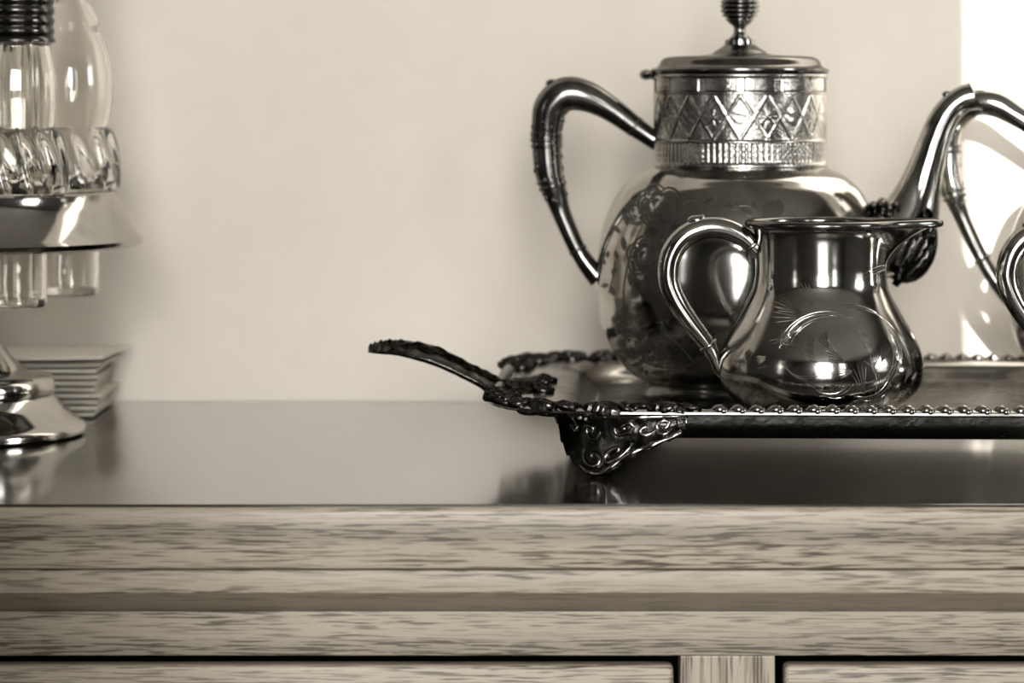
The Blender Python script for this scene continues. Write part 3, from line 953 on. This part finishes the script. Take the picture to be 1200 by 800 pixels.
# ------------------------------------------------------------------ creamer
CR_Y = 1.443
crow = [(265, 83), (269, 79.5), (276, 77.4), (288, 76.6), (304, 76.2), (320, 76.2), (335, 78.5), (350, 85), (365, 93), (382, 102.5), (398, 111), (412, 117), (426, 119.5), (440, 119), (452, 115.5), (463, 108), (473, 98), (480, 88), (486, 76)]
CREAM = Turned(962, CR_Y, FLOOR, [tuple(r) for r in smooth(crow, 5)])
CR = thing('creamer', 'squat silver cream jug with pouring lip and loop handle at the tray front', 'creamer', (X(962, CR_Y), CR_Y, H + FLOOR + 0.0002))
cp = to_prof(CREAM.rows, CR_Y, FLOOR)           # rim first
ob_prof = [(0.0, 0.0004), (cp[-1][0] - 0.004, 0.0), ] + list(reversed(cp))
ins = [(r - 0.0013, z) for r, z in cp if z > 0.012]
full = ob_prof + [(cp[0][0] - 0.0007, cp[0][1] + 0.0008)] + ins + [(0.0, ins[-1][1])]
zr = CREAM.z(262)
def lip_fn(t, k, r, z):
    # pouring lip drawn out to the right, handle side pinched a little
    h = max(0.0, min(1.0, (z - CREAM.z(312)) / (zr - CREAM.z(312))))
    d = abs(((t - PI / 2 + PI) % (2 * PI)) - PI)
    lip = 0.0225 * (h ** 1.7) * math.exp(-(d / 0.30) ** 2)
    return r + lip if r > 0.01 else r
obj('body', mesh('body', *lathe_data(full, 160, lip_fn), 50), M['creamer'], CR)
# rolled rim follows the lip
v = []; f = []; n = 160; m = 8
for i in range(n):
    t = 2 * PI * i / n
    R = lip_fn(t, 0, 84.5 * CREAM.k, zr)
    d = abs(((t - PI / 2 + PI) % (2 * PI)) - PI)
    zz = zr - 0.0002 + 0.0004 * math.exp(-(d / 0.25) ** 2)
    for j in range(m):
        b = 2 * PI * j / m
        q = R + 0.0021 * math.cos(b)
        v.append((q * math.sin(t), -q * math.cos(t), zz + 0.0021 * math.sin(b)))
for i in range(n):
    for j in range(m):
        f.append((i*m + j, ((i+1) % n)*m + j, ((i+1) % n)*m + (j+1) % m, i*m + (j+1) % m))
obj('rim', fixn(mesh('rim', v, f, 80)), M['handle'], CR)
HC = [(890, 300, 8), (884, 291, 10), (872, 279, 11.5), (852, 269, 12.5), (830, 267, 13), (808, 274, 13), (792, 289, 13), (784, 309, 12.5), (784, 331, 12), (793, 354, 11.5), (808, 377, 11), (822, 395, 10), (831, 407, 9), (838, 420, 8), (843, 433, 7), (851, 442, 6)]
hc = tube('handle', path_px(CREAM, HC), M['creamer'], CR, 8, 24)
for x, y, r, a in ((881, 288, 11, -50), (830, 405, 9.5, -55)):
    ring_on('ring', CREAM, x, y, r, a, M['creamer'], hc, 2.4)
mbk = MB()
kx = smooth([(-9, 0, 0, 3.2), (-4, 0, 3, 4.2), (3, 0, 4, 4.0), (9, 0, 6.5, 2.2)], 5)
mbk.add(*tube_data([(CREAM.k * (p[0] - 147 + 1), 0, CREAM.z(257) + CREAM.k * p[2] - 0.0012) for p in kx], [p[3] * CREAM.k for p in kx], 12, 1.6, (0, 1, 0)))
obj('thumb_rest', fixn(mbk.mesh('thumb_rest')), M['creamer'], hc)
# bright-cut scrolls and ferns
eb = MB(); ed = MB()
for a in (arc_pts(962, 418, 62, 150, 60, 20, 58), arc_pts(955, 410, 48, 165, 70, 18), arc_pts(985, 412, 60, 95, 10, 20), arc_pts(1000, 408, 36, 30, -70, 16), arc_pts(1015, 405, 26, 40, -60, 14),
          arc_pts(930, 405, 26, 190, 300, 16), arc_pts(960, 425, 26, 220, 330, 14), arc_pts(1000, 425, 30, -120, -20, 14), arc_pts(985, 440, 30, 60, -30, 14), arc_pts(1030, 350, 40, 130, 70, 12), arc_pts(905, 415, 24, 120, 10, 14)):
    ribbon(eb, CREAM, a, 1.2, 0.00018)
    ribbon(ed, CREAM, [(x + 3, y + 2.5) for x, y in a], 1.5, 0.00015)
    ribbon(eb, CREAM, [(x + 6, y + 5) for x, y in a[2:-4]], 0.9, 0.00015)
for k in range(17):
    t = k / 16
    x = 940 - 4 * math.sin(t * 3) + 14 * t * t; y = 388 + 40 * t
    ribbon(eb, CREAM, [(x - 3.5, y - 1), (x + 3.5, y + 1.2)], 1.8)
for x, y, L, wd, a in ((900, 395, 22, 5, 45), (905, 400, 20, 5, 60), (915, 385, 18, 4, 30), (960, 400, 20, 5, 120), (968, 405, 22, 5, 140), (975, 412, 20, 5, 155), (958, 395, 16, 4, 100), (995, 380, 16, 4, -45), (1000, 392, 16, 4, -60),
                       (1010, 425, 24, 6, 80), (1020, 418, 24, 6, 70), (1000, 450, 34, 8, 105), (930, 360, 30, 3, 160), (935, 366, 40, 3, 172), (945, 352, 28, 3, 120), (880, 425, 14, 7, 20), (870, 418, 14, 8, 80), (890, 412, 12, 6, 200), (985, 425, 18, 5, 190), (1045, 420, 16, 6, 100), (1050, 440, 16, 6, 60)):
    dst = ed if rg.random() < 0.5 else eb
    for q in range(5):      # each leaf is a fan of fine cuts
        b = math.radians(a + (q - 2) * 9)
        ribbon(dst, CREAM, [(x + L * t * math.cos(b), y - L * t * math.sin(b) + (q - 2) * wd * 0.12) for t in (0, 0.25, 0.5, 0.75, 1.0 - 0.08 * abs(q - 2))], 1.3, 0.00015)
ob = obj('bright_cut_engraving', eb.mesh('bright_cut_engraving'), M['etch_light'], CR); ob['kind'] = 'stuff'
ob = obj('dark_engraving', ed.mesh('dark_engraving'), M['etch'], CR); ob['kind'] = 'stuff'

# ------------------------------------------------------------------ second pot, mostly beyond the frame
P2_Y = 1.575
k2 = 0.915
P2 = thing('hot_water_pot', 'second silver pot with slender banded handle at the right edge', 'teapot', (X(1334, P2_Y), P2_Y, H + FLOOR + 0.0002), math.radians(-12))
obj('foot', mesh('foot', *lathe_data([(r * k2, z) for r, z in foot_prof], 64)), M['handle'], P2)
obj('body', mesh('body', *lathe_data([(r * k2, z * 0.95) for r, z in bp], 96), 50), M['pot'], P2)
ztop = bp[-1][1] * 0.95
np_ = [(r * 0.88, ztop - 0.003 + (z - to_prof([(198, 1)], POT_Y, tp_base)[0][1]) * 0.8) for r, z in to_prof([(198, 96), (196, 101.5), (190, 101), (167, 100), (165, 102), (163, 100), (111, 100), (109, 102), (92, 101), (88, 102.5), (87, 101), (87, 60)], POT_Y, tp_base)]
obj('neck', mesh('neck', *lathe_data(np_, 96), 50), M['pot_neck'], P2)
dzl = np_[-1][1] - to_prof([(86.5, 1)], POT_Y, tp_base)[0][1]
lid2 = obj('lid', mesh('lid', *lathe_data([(r * 0.88, z + dzl) for r, z in to_prof(lid_rows, POT_Y, tp_base)], 64), 50), M['handle'], P2)
obj('finial', mesh('finial', *lathe_data([(r * 0.88, z + dzl) for r, z in to_prof(fin_rows, POT_Y, tp_base)], 32), 60), M['handle'], lid2)
POT2 = Turned(1334, P2_Y, FLOOR, body_rows)
H2 = [(1262, 186, 11), (1240, 172, 11), (1215, 154, 12), (1190, 137, 13.5), (1166, 123, 16), (1144, 121, 16), (1126, 132, 14.5), (1114, 154, 12.5), (1111, 180, 12), (1112, 206, 13), (1117, 230, 13), (1125, 253, 10), (1136, 279, 9), (1149, 306, 8.5), (1162, 328, 9), (1178, 349, 10), (1192, 364, 10)]
H2 = [(x + 8, y, r) for x, y, r in H2]
def path_rel(pts, S, rot): # undo the turn of the pot so the handle keeps its drawn reach
    c = math.cos(rot)
    return [((x - S.cx) * S.k / c, 0.0, S.z(y), r * S.k) for x, y, r in pts]
h2 = tube('handle', path_rel(H2, POT2, math.radians(12)), M['pot'], P2, 8, 20)
ck = POT2.k / math.cos(math.radians(12))
class _S: pass
S2 = _S(); S2.cx = 1334; S2.k = POT2.k; S2.z = POT2.z
for x, y, r, a in ((1119, 172, 13, 90), (1119, 179, 13.5, 90), (1124, 226, 14, 105), (1126, 233, 13.5, 107), (1157, 306, 9, 118)):
    xx = 1334 + (x - 1334) / math.cos(math.radians(12))
    ring_on('ring', S2, xx, y, r - 0.5, a, M['handle'], h2, 2.0)
cs = MB()
for k in range(50):
    y = rg.uniform(160, 240); t = rg.uniform(0, 2 * PI)
    pos = smooth([(p[1], p[0], p[2]) for p in H2[7:12]], 10)
    q = min(pos, key=lambda e: abs(e[0] - y)); r = q[2] * POT2.k * 0.95
    cs.add(*ball_data(((q[1] - 1334) * ck + r * math.sin(t), -r * math.cos(t), POT2.z(y)), 0.0011, 0.0011, 0.0016, 6, 4))
ob = obj('chased_sleeve', fixn(cs.mesh('chased_sleeve', 80)), M['handle'], h2); ob['kind'] = 'stuff'
sp2 = smooth([(0.060, 0, 0.055, 0.020), (0.078, 0, 0.060, 0.018), (0.092, 0, 0.078, 0.012), (0.100, 0, 0.105, 0.009), (0.108, 0, 0.130, 0.0078), (0.122, 0, 0.142, 0.0070)], 6)
obj('spout', fixn(mesh('spout', *tube_data([p[:3] for p in sp2], [p[3] for p in sp2], 20, 0.85))), M['pot'], P2)

# ------------------------------------------------------------------ sugar bowl, only its handle in view
SB_Y = 1.452
SBO = thing('sugar_bowl', 'silver sugar bowl, its loop handle cut by the right edge of the picture', 'sugar bowl', (X(1362, SB_Y), SB_Y, H + FLOOR + 0.0002))
SUG = Turned(1362, SB_Y, FLOOR, crow)
sp_ = [(0.0, 0.0004)] + list(reversed(cp)) + [(cp[0][0] - 0.002, cp[0][1] + 0.001), (cp[0][0] - 0.003, cp[0][1] - 0.004), (0.0, cp[0][1] - 0.006)]
obj('body', mesh('body', *lathe_data(sp_, 96), 50), M['creamer'], SBO)
lp = [(0.030, cp[0][1] + 0.0011), (0.0335, cp[0][1] + 0.0015), (0.033, cp[0][1] + 0.003), (0.024, cp[0][1] + 0.008), (0.012, cp[0][1] + 0.012), (0.005, cp[0][1] + 0.014), (0.004, cp[0][1] + 0.019), (0.008, cp[0][1] + 0.024), (0.007, cp[0][1] + 0.030), (0.0, cp[0][1] + 0.034)]
obj('lid', mesh('lid', *lathe_data(lp, 64), 60), M['handle'], SBO)
HS = [(x + 400 - (3 if y > 340 else 3), y + (3 if y < 330 else 0), r + 0.8) for x, y, r in HC]
for s in (1, -1):
    pts = [(p[0] * s, p[1], p[2], p[3]) for p in path_px(SUG, HS)]
    hh = tube('handle', pts, M['creamer'], SBO, 8, 20)
    if s == 1:
        kk = [(CREAM.k * (p[0] - 156), 0, SUG.z(262) + CREAM.k * p[2] - 0.0012) for p in kx]
        obj('thumb_rest', fixn(mesh('thumb_rest', *tube_data(kk, [p[3] * CREAM.k for p in kx], 12, 1.6))), M['creamer'], hh)

# ------------------------------------------------------------------ castor stand with glass bottles
CA_Y = 1.567
CAX = X(-60, CA_Y)
CA = thing('castor_stand', 'bright silver castor stand on a stepped round foot holding glass bottles', 'castor stand', (CAX, CA_Y, H + 0.0002))
kk = CA_Y / F
base_p = [(0.0690, 0.0), (0.0712, 0.0012), (0.0716, 0.0035), (0.0700, 0.0058), (0.0668, 0.0080), (0.0600, 0.0140), (0.0548, 0.0198), (0.0546, 0.0206), (0.0552, 0.0214), (0.0548, 0.0285), (0.0530, 0.0305), (0.0480, 0.0318), (0.0410, 0.0330), (0.0370, 0.0360), (0.0320, 0.0415), (0.0265, 0.0490), (0.0190, 0.0600), (0.0130, 0.0720), (0.0100, 0.0860), (0.0100, 0.0995)]
obj('foot', mesh('foot', *lathe_data(base_p, 128), 45), M['castor'], CA)
RP = 0.066
ANG = [42, 114, 186, 258, 330]
plate_p = [(0.0930, 0.0990), (0.0985, 0.0985), (0.1010, 0.0998), (0.1016, 0.1020), (0.1000, 0.1040), (0.0960, 0.1085), (0.0905, 0.1180), (0.0885, 0.1235), (0.0885, 0.1262), (0.0870, 0.1272), (0.0855, 0.1265), (0.0100, 0.1262), (0.0100, 0.1235), (0.0850, 0.1235), (0.0880, 0.1150), (0.0930, 0.1080), (0.0955, 0.1030), (0.0930, 0.0990)]
pm = fixn(mesh('plate', *lathe_data(plate_p[:-1] + [plate_p[0]], 128), 40))
import bmesh as _bm
_b = _bm.new(); _b.from_mesh(pm); _bm.ops.delete(_b, geom=[q for q in _b.faces if len(q.verts) > 4], context='FACES_ONLY'); _bm.ops.remove_doubles(_b, verts=_b.verts[:], dist=1e-6); _bm.ops.recalc_face_normals(_b, faces=_b.faces[:]); _b.to_mesh(pm); _b.free()
plate = obj('plate', pm, M['castor'], CA)
cutters = []
for a in ANG:
    cme = fixn(mesh('cutter', *lathe_data([(0.0166, 0.110), (0.0166, 0.140)], 32)))
    c = obj('cutter', cme, M['castor'], None, (CAX + RP * math.sin(math.radians(a)), CA_Y - RP * math.cos(math.radians(a)), H))
    md = plate.modifiers.new('hole', 'BOOLEAN'); md.object = c; md.operation = 'DIFFERENCE'; md.solver = 'EXACT'
    cutters.append(c)
bpy.context.view_layer.update()
ev = plate.evaluated_get(bpy.context.evaluated_depsgraph_get())
newm = bpy.data.meshes.new_from_object(ev)
plate.modifiers.clear(); plate.data = newm
newm.shade_smooth(); newm.set_sharp_from_angle(angle=math.radians(40))
for c in cutters: bpy.data.objects.remove(c)
stem_p = [(0.0, 0.0996), (0.0085, 0.0996), (0.0080, 0.15), (0.0060, 0.19), (0.0075, 0.195), (0.0060, 0.20), (0.0045, 0.25), (0.0040, 0.30), (0.0, 0.301)]
obj('stem', mesh('stem', *lathe_data(stem_p, 32)), M['castor'], CA)
lpv = []
for k in range(25):
    a = 2 * PI * k / 24
    lpv.append((0.026 * math.sin(a), 0, 0.328 - 0.029 * math.cos(a), 0.0032))
obj('loop_handle', fixn(mesh('loop_handle', *tube_data([p[:3] for p in lpv], [p[3] for p in lpv], 12))), M['castor'], CA)
ZP = 0.1274
def bottle_body(kind, Y):
    k = Y / F
    zb = {'shaker': 0.0700, 'cruet': 0.0712}[kind]
    low = [(0.0, zb), (0.0130, zb), (0.0145, zb + 0.0012), (0.0150, zb + 0.004), (0.0153, ZP - 0.003), (0.0160, ZP - 0.0005), (0.0200, ZP), (0.0252, ZP + 0.0008)]
    sw = [(0.0258, ZP + 0.003), (0.0258, ZP + 0.010), (0.0255, ZP + 0.016), (0.0245, ZP + 0.022), (0.0230, ZP + 0.028), (0.0214, ZP + 0.0320)]
    sw = smooth(sw, 4)
    if kind == 'shaker':
        up = [(0.0196, ZP + 0.0335), (0.0200, ZP + 0.040), (0.0206, ZP + 0.050), (0.0200, ZP + 0.062), (0.0180, ZP + 0.072), (0.0172, ZP + 0.0765)]
        up2 = [(0.0172, ZP + 0.0800)]
        top = smooth(up, 4) + up2
    else:
        up = [(0.0192, ZP + 0.0335), (0.0208, ZP + 0.042), (0.0222, ZP + 0.052), (0.0214, ZP + 0.064), (0.0185, ZP + 0.078), (0.0140, ZP + 0.0855), (0.0148, ZP + 0.088), (0.0140, ZP + 0.0905), (0.0115, ZP + 0.096), (0.0072, ZP + 0.104), (0.0064, ZP + 0.118), (0.0072, ZP + 0.126), (0.0100, ZP + 0.130)]
        top = smooth(up, 4)
    outer = low + sw + top
    inner = [(max(r - 0.0022, 0.0), z) for r, z in reversed(top + [])]
    inner = [(max(r - (0.0016 if kind == 'cruet' and z > ZP + 0.1 else 0.0024), 0.001), z) for r, z in reversed(top)] + [(0.0185, ZP + 0.026), (0.0205, ZP + 0.016), (0.0200, ZP + 0.006), (0.0135, ZP), (0.0128, zb + 0.01), (0.0122, zb + 0.0045), (0.0, zb + 0.0042)]
    prof = outer + inner
    n_out = len(outer)
    n_low = len(low)
    def fn(t, kk_, r, z):
        if kk_ >= n_out or r < 0.001: return r
        if n_low - 1 <= kk_ < n_low + len(sw):
            h = (z - ZP) / 0.032
            amp = 0.0011 * math.sin(PI * min(1, max(0.0, h * 0.9 + 0.08))) ** 0.5
            u = (t * 14 + h * 5.2)
            return r + amp * (abs(math.sin(u / 1.0 / 2)) * 2 - 1.2)
        if kind == 'shaker' and kk_ >= n_low + len(sw) and z < ZP + 0.076:
            return r * (1 - 0.035 * abs(math.sin(t * 4)))
        return r
    return mesh('bottle', *lathe_data(prof, 168, fn), 60)
bm_sh = bottle_body('shaker', 1.51); bm_cr = bottle_body('cruet', 1.58)
for me in (bm_sh, bm_cr): me.materials.append(M['glass'])
cap_p = [(0.0174, ZP + 0.0770), (0.0190, ZP + 0.0772), (0.0192, ZP + 0.0785), (0.0182, ZP + 0.0800)]
for k in range(4):
    z0 = ZP + 0.0800 + k * 0.0052
    cap_p += [(0.0178, z0 + 0.0004), (0.0187, z0 + 0.0016), (0.0187, z0 + 0.0036), (0.0178, z0 + 0.0050)]
cap_p += [(0.0175, ZP + 0.104), (0.0160, ZP + 0.112), (0.0120, ZP + 0.120), (0.0050, ZP + 0.126), (0.0040, ZP + 0.128), (0.0055, ZP + 0.132), (0.0, ZP + 0.136)]
cap_me = mesh('cap', *lathe_data([(0.0, ZP + 0.0806)] + [(0.0172, ZP + 0.0806)] + cap_p[3:], 64), 60)
cap_me2 = mesh('cap', *lathe_data(cap_p, 64), 60); cap_me2.materials.append(M['cap'])
stp = [(0.0, ZP + 0.112), (0.0040, ZP + 0.112), (0.0052, ZP + 0.128), (0.0085, ZP + 0.1312), (0.0100, ZP + 0.136), (0.0130, ZP + 0.146), (0.0120, ZP + 0.156), (0.0060, ZP + 0.166), (0.0, ZP + 0.170)]
st_me = mesh('stopper', *lathe_data(stp, 8), 20); st_me.materials.append(M['glass'])
BL = ['shaker', 'cruet', 'shaker', 'cruet', 'shaker']
TXT = ['glass shaker bottle with dark ridged metal cap at the stand front', 'clear narrow-necked glass cruet nearest the bare wall, right of the dark-capped shaker',
       'glass shaker bottle behind the others at the back of the stand', 'clear glass cruet at the back left of the stand beyond the frame', 'glass shaker bottle at the front left of the stand beyond the frame']
for a, kd, tx in zip(ANG, BL, TXT):
    r_ = thing('castor_bottle', tx, 'bottle', (CAX + RP * math.sin(math.radians(a)), CA_Y - RP * math.cos(math.radians(a)), H), math.radians(a * 0.7), 'glass bottles in the castor stand')
    obj('glass_body', bm_sh if kd == 'shaker' else bm_cr, M['glass'], r_)
    if kd == 'shaker': obj('cap', cap_me2, M['cap'], r_)
    else: obj('stopper', st_me, M['glass'], r_)

# ------------------------------------------------------------------ stack of folded napkins behind the stand
def napkin(x0, x1, y0, y1, z0, z1, rot, mat, label, bow=0.0):
    import bmesh
    # a folded sheet: rounded fold at the front, slack corners
    nx, ny = 10, 8
    cx, cy = (x0 + x1) / 2, (y0 + y1) / 2
    hx, hy = (x1 - x0) / 2, (y1 - y0) / 2
    v = []; f = []
    c, s = math.cos(rot), math.sin(rot)
    for lay in (0, 1):
        for i in range(nx + 1):
            for j in range(ny + 1):
                u = -1 + 2 * i / nx; w_ = -1 + 2 * j / ny
                edge = max(abs(u), abs(w_))
                th = (z1 - z0) * (1 - 0.72 * max(0, edge - 0.6) / 0.4) / 2
                z = (z0 + z1) / 2 + (th if lay else -th) + bow * u * u * (0.5 + 0.5 * u)
                ins = 1.0 if lay == 0 else 0.995
                v.append((hx * u * ins, hy * w_ * ins, z - z0))
    nb = (nx + 1) * (ny + 1)
    for i in range(nx):
        for j in range(ny):
            a = i * (ny + 1) + j
            f.append((nb + a, nb + a + ny + 1, nb + a + ny + 2, nb + a + 1)); f.append((a, a + 1, a + ny + 2, a + ny + 1))
    rim = [i * (ny + 1) for i in range(nx + 1)] + [nx * (ny + 1) + j for j in range(1, ny + 1)] + [i * (ny + 1) + ny for i in range(nx - 1, -1, -1)] + [j for j in range(ny - 1, 0, -1)]
    for k in range(len(rim)):
        a, b = rim[k], rim[(k + 1) % len(rim)]
        f.append((a, b, nb + b, nb + a))
    o = obj('napkin', fixn(mesh('napkin', v, f, 50)), mat, None, (cx, cy, H + z0), (0, 0, rot))
    return tag(o, label, 'napkin', 'folded napkins in the stack')
NY0, NY1 = 1.645, 1.730
XR = [110, 113, 115, 119, 109, 112, 115, 111]
zz = 0.0005
ORD = ['lowest', 'second lowest', 'third from the bottom', 'fourth from the bottom', 'fifth from the bottom', 'sixth from the bottom', 'seventh from the bottom', 'eighth from the bottom']
for k, xr in enumerate(XR):
    t = 0.0033
    x1 = X(xr, NY0)
    napkin(x1 - 0.105, x1, NY0 + rg.uniform(-0.001, 0.001), NY1, zz, zz + t, rg.uniform(-0.008, 0.008), M['paper'] if k % 2 else M['paper_b'], 'folded cream napkin %s in the stack behind the castor foot' % ORD[k])
    zz += t + 0.0001
x1 = X(121, NY0)
napkin(x1 - 0.115, x1, NY0, NY1 - 0.002, zz + 0.0001, zz + 0.0024, -0.03, M['paper_b'], 'thin cream napkin just under the top one, corner poking out to the right', 0.0006)
zz += 0.0030
x1 = X(124, NY0)
napkin(x1 - 0.115, x1 + 0.002, NY0 + 0.001, NY1 - 0.004, zz + 0.0002, zz + 0.0040, -0.07, M['paper'], 'topmost cream napkin of the stack, its corner overhanging to the right', 0.0012)

# ------------------------------------------------------------------ chair added out of frame to shade the left end of the sideboard front
CH = thing('shade_chair', 'dark chair added unseen left of the frame to shade the sideboard front', 'chair', (-0.366, 0.585, 0))
M['chair_wood'] = oak('chair_wood', 'z', (0.10, 0.08, 0.06), (0.04, 0.03, 0.022), 0.35, 0.3, 5.0)
cw = 0.225
for sx_ in (-1, 1):
    x = sx_ * (cw - 0.02)
    obj('leg', fixn(mesh('leg', *tube_data([(x, 0.20, 0.0), (x, 0.175, 0.25), (x, 0.17, 0.45)], [0.016, 0.019, 0.021], 12, 1.0, (0, 1, 0)))), M['chair_wood'], CH)
    obj('leg', fixn(mesh('leg', *tube_data([(x, -0.20, 0.0), (x, -0.19, 0.25), (x, -0.18, 0.44)], [0.015, 0.018, 0.021], 12, 1.0, (0, 1, 0)))), M['chair_wood'], CH)
obj('seat', rbox('seat', (-cw, -0.22, 0.42), (cw, 0.20, 0.49), 0.02, 4), M['fabric'], CH)
obj('backrest', rbox('backrest', (-cw, 0.165, 0.50), (cw, 0.205, 1.045), 0.010, 4), M['fabric'], CH)
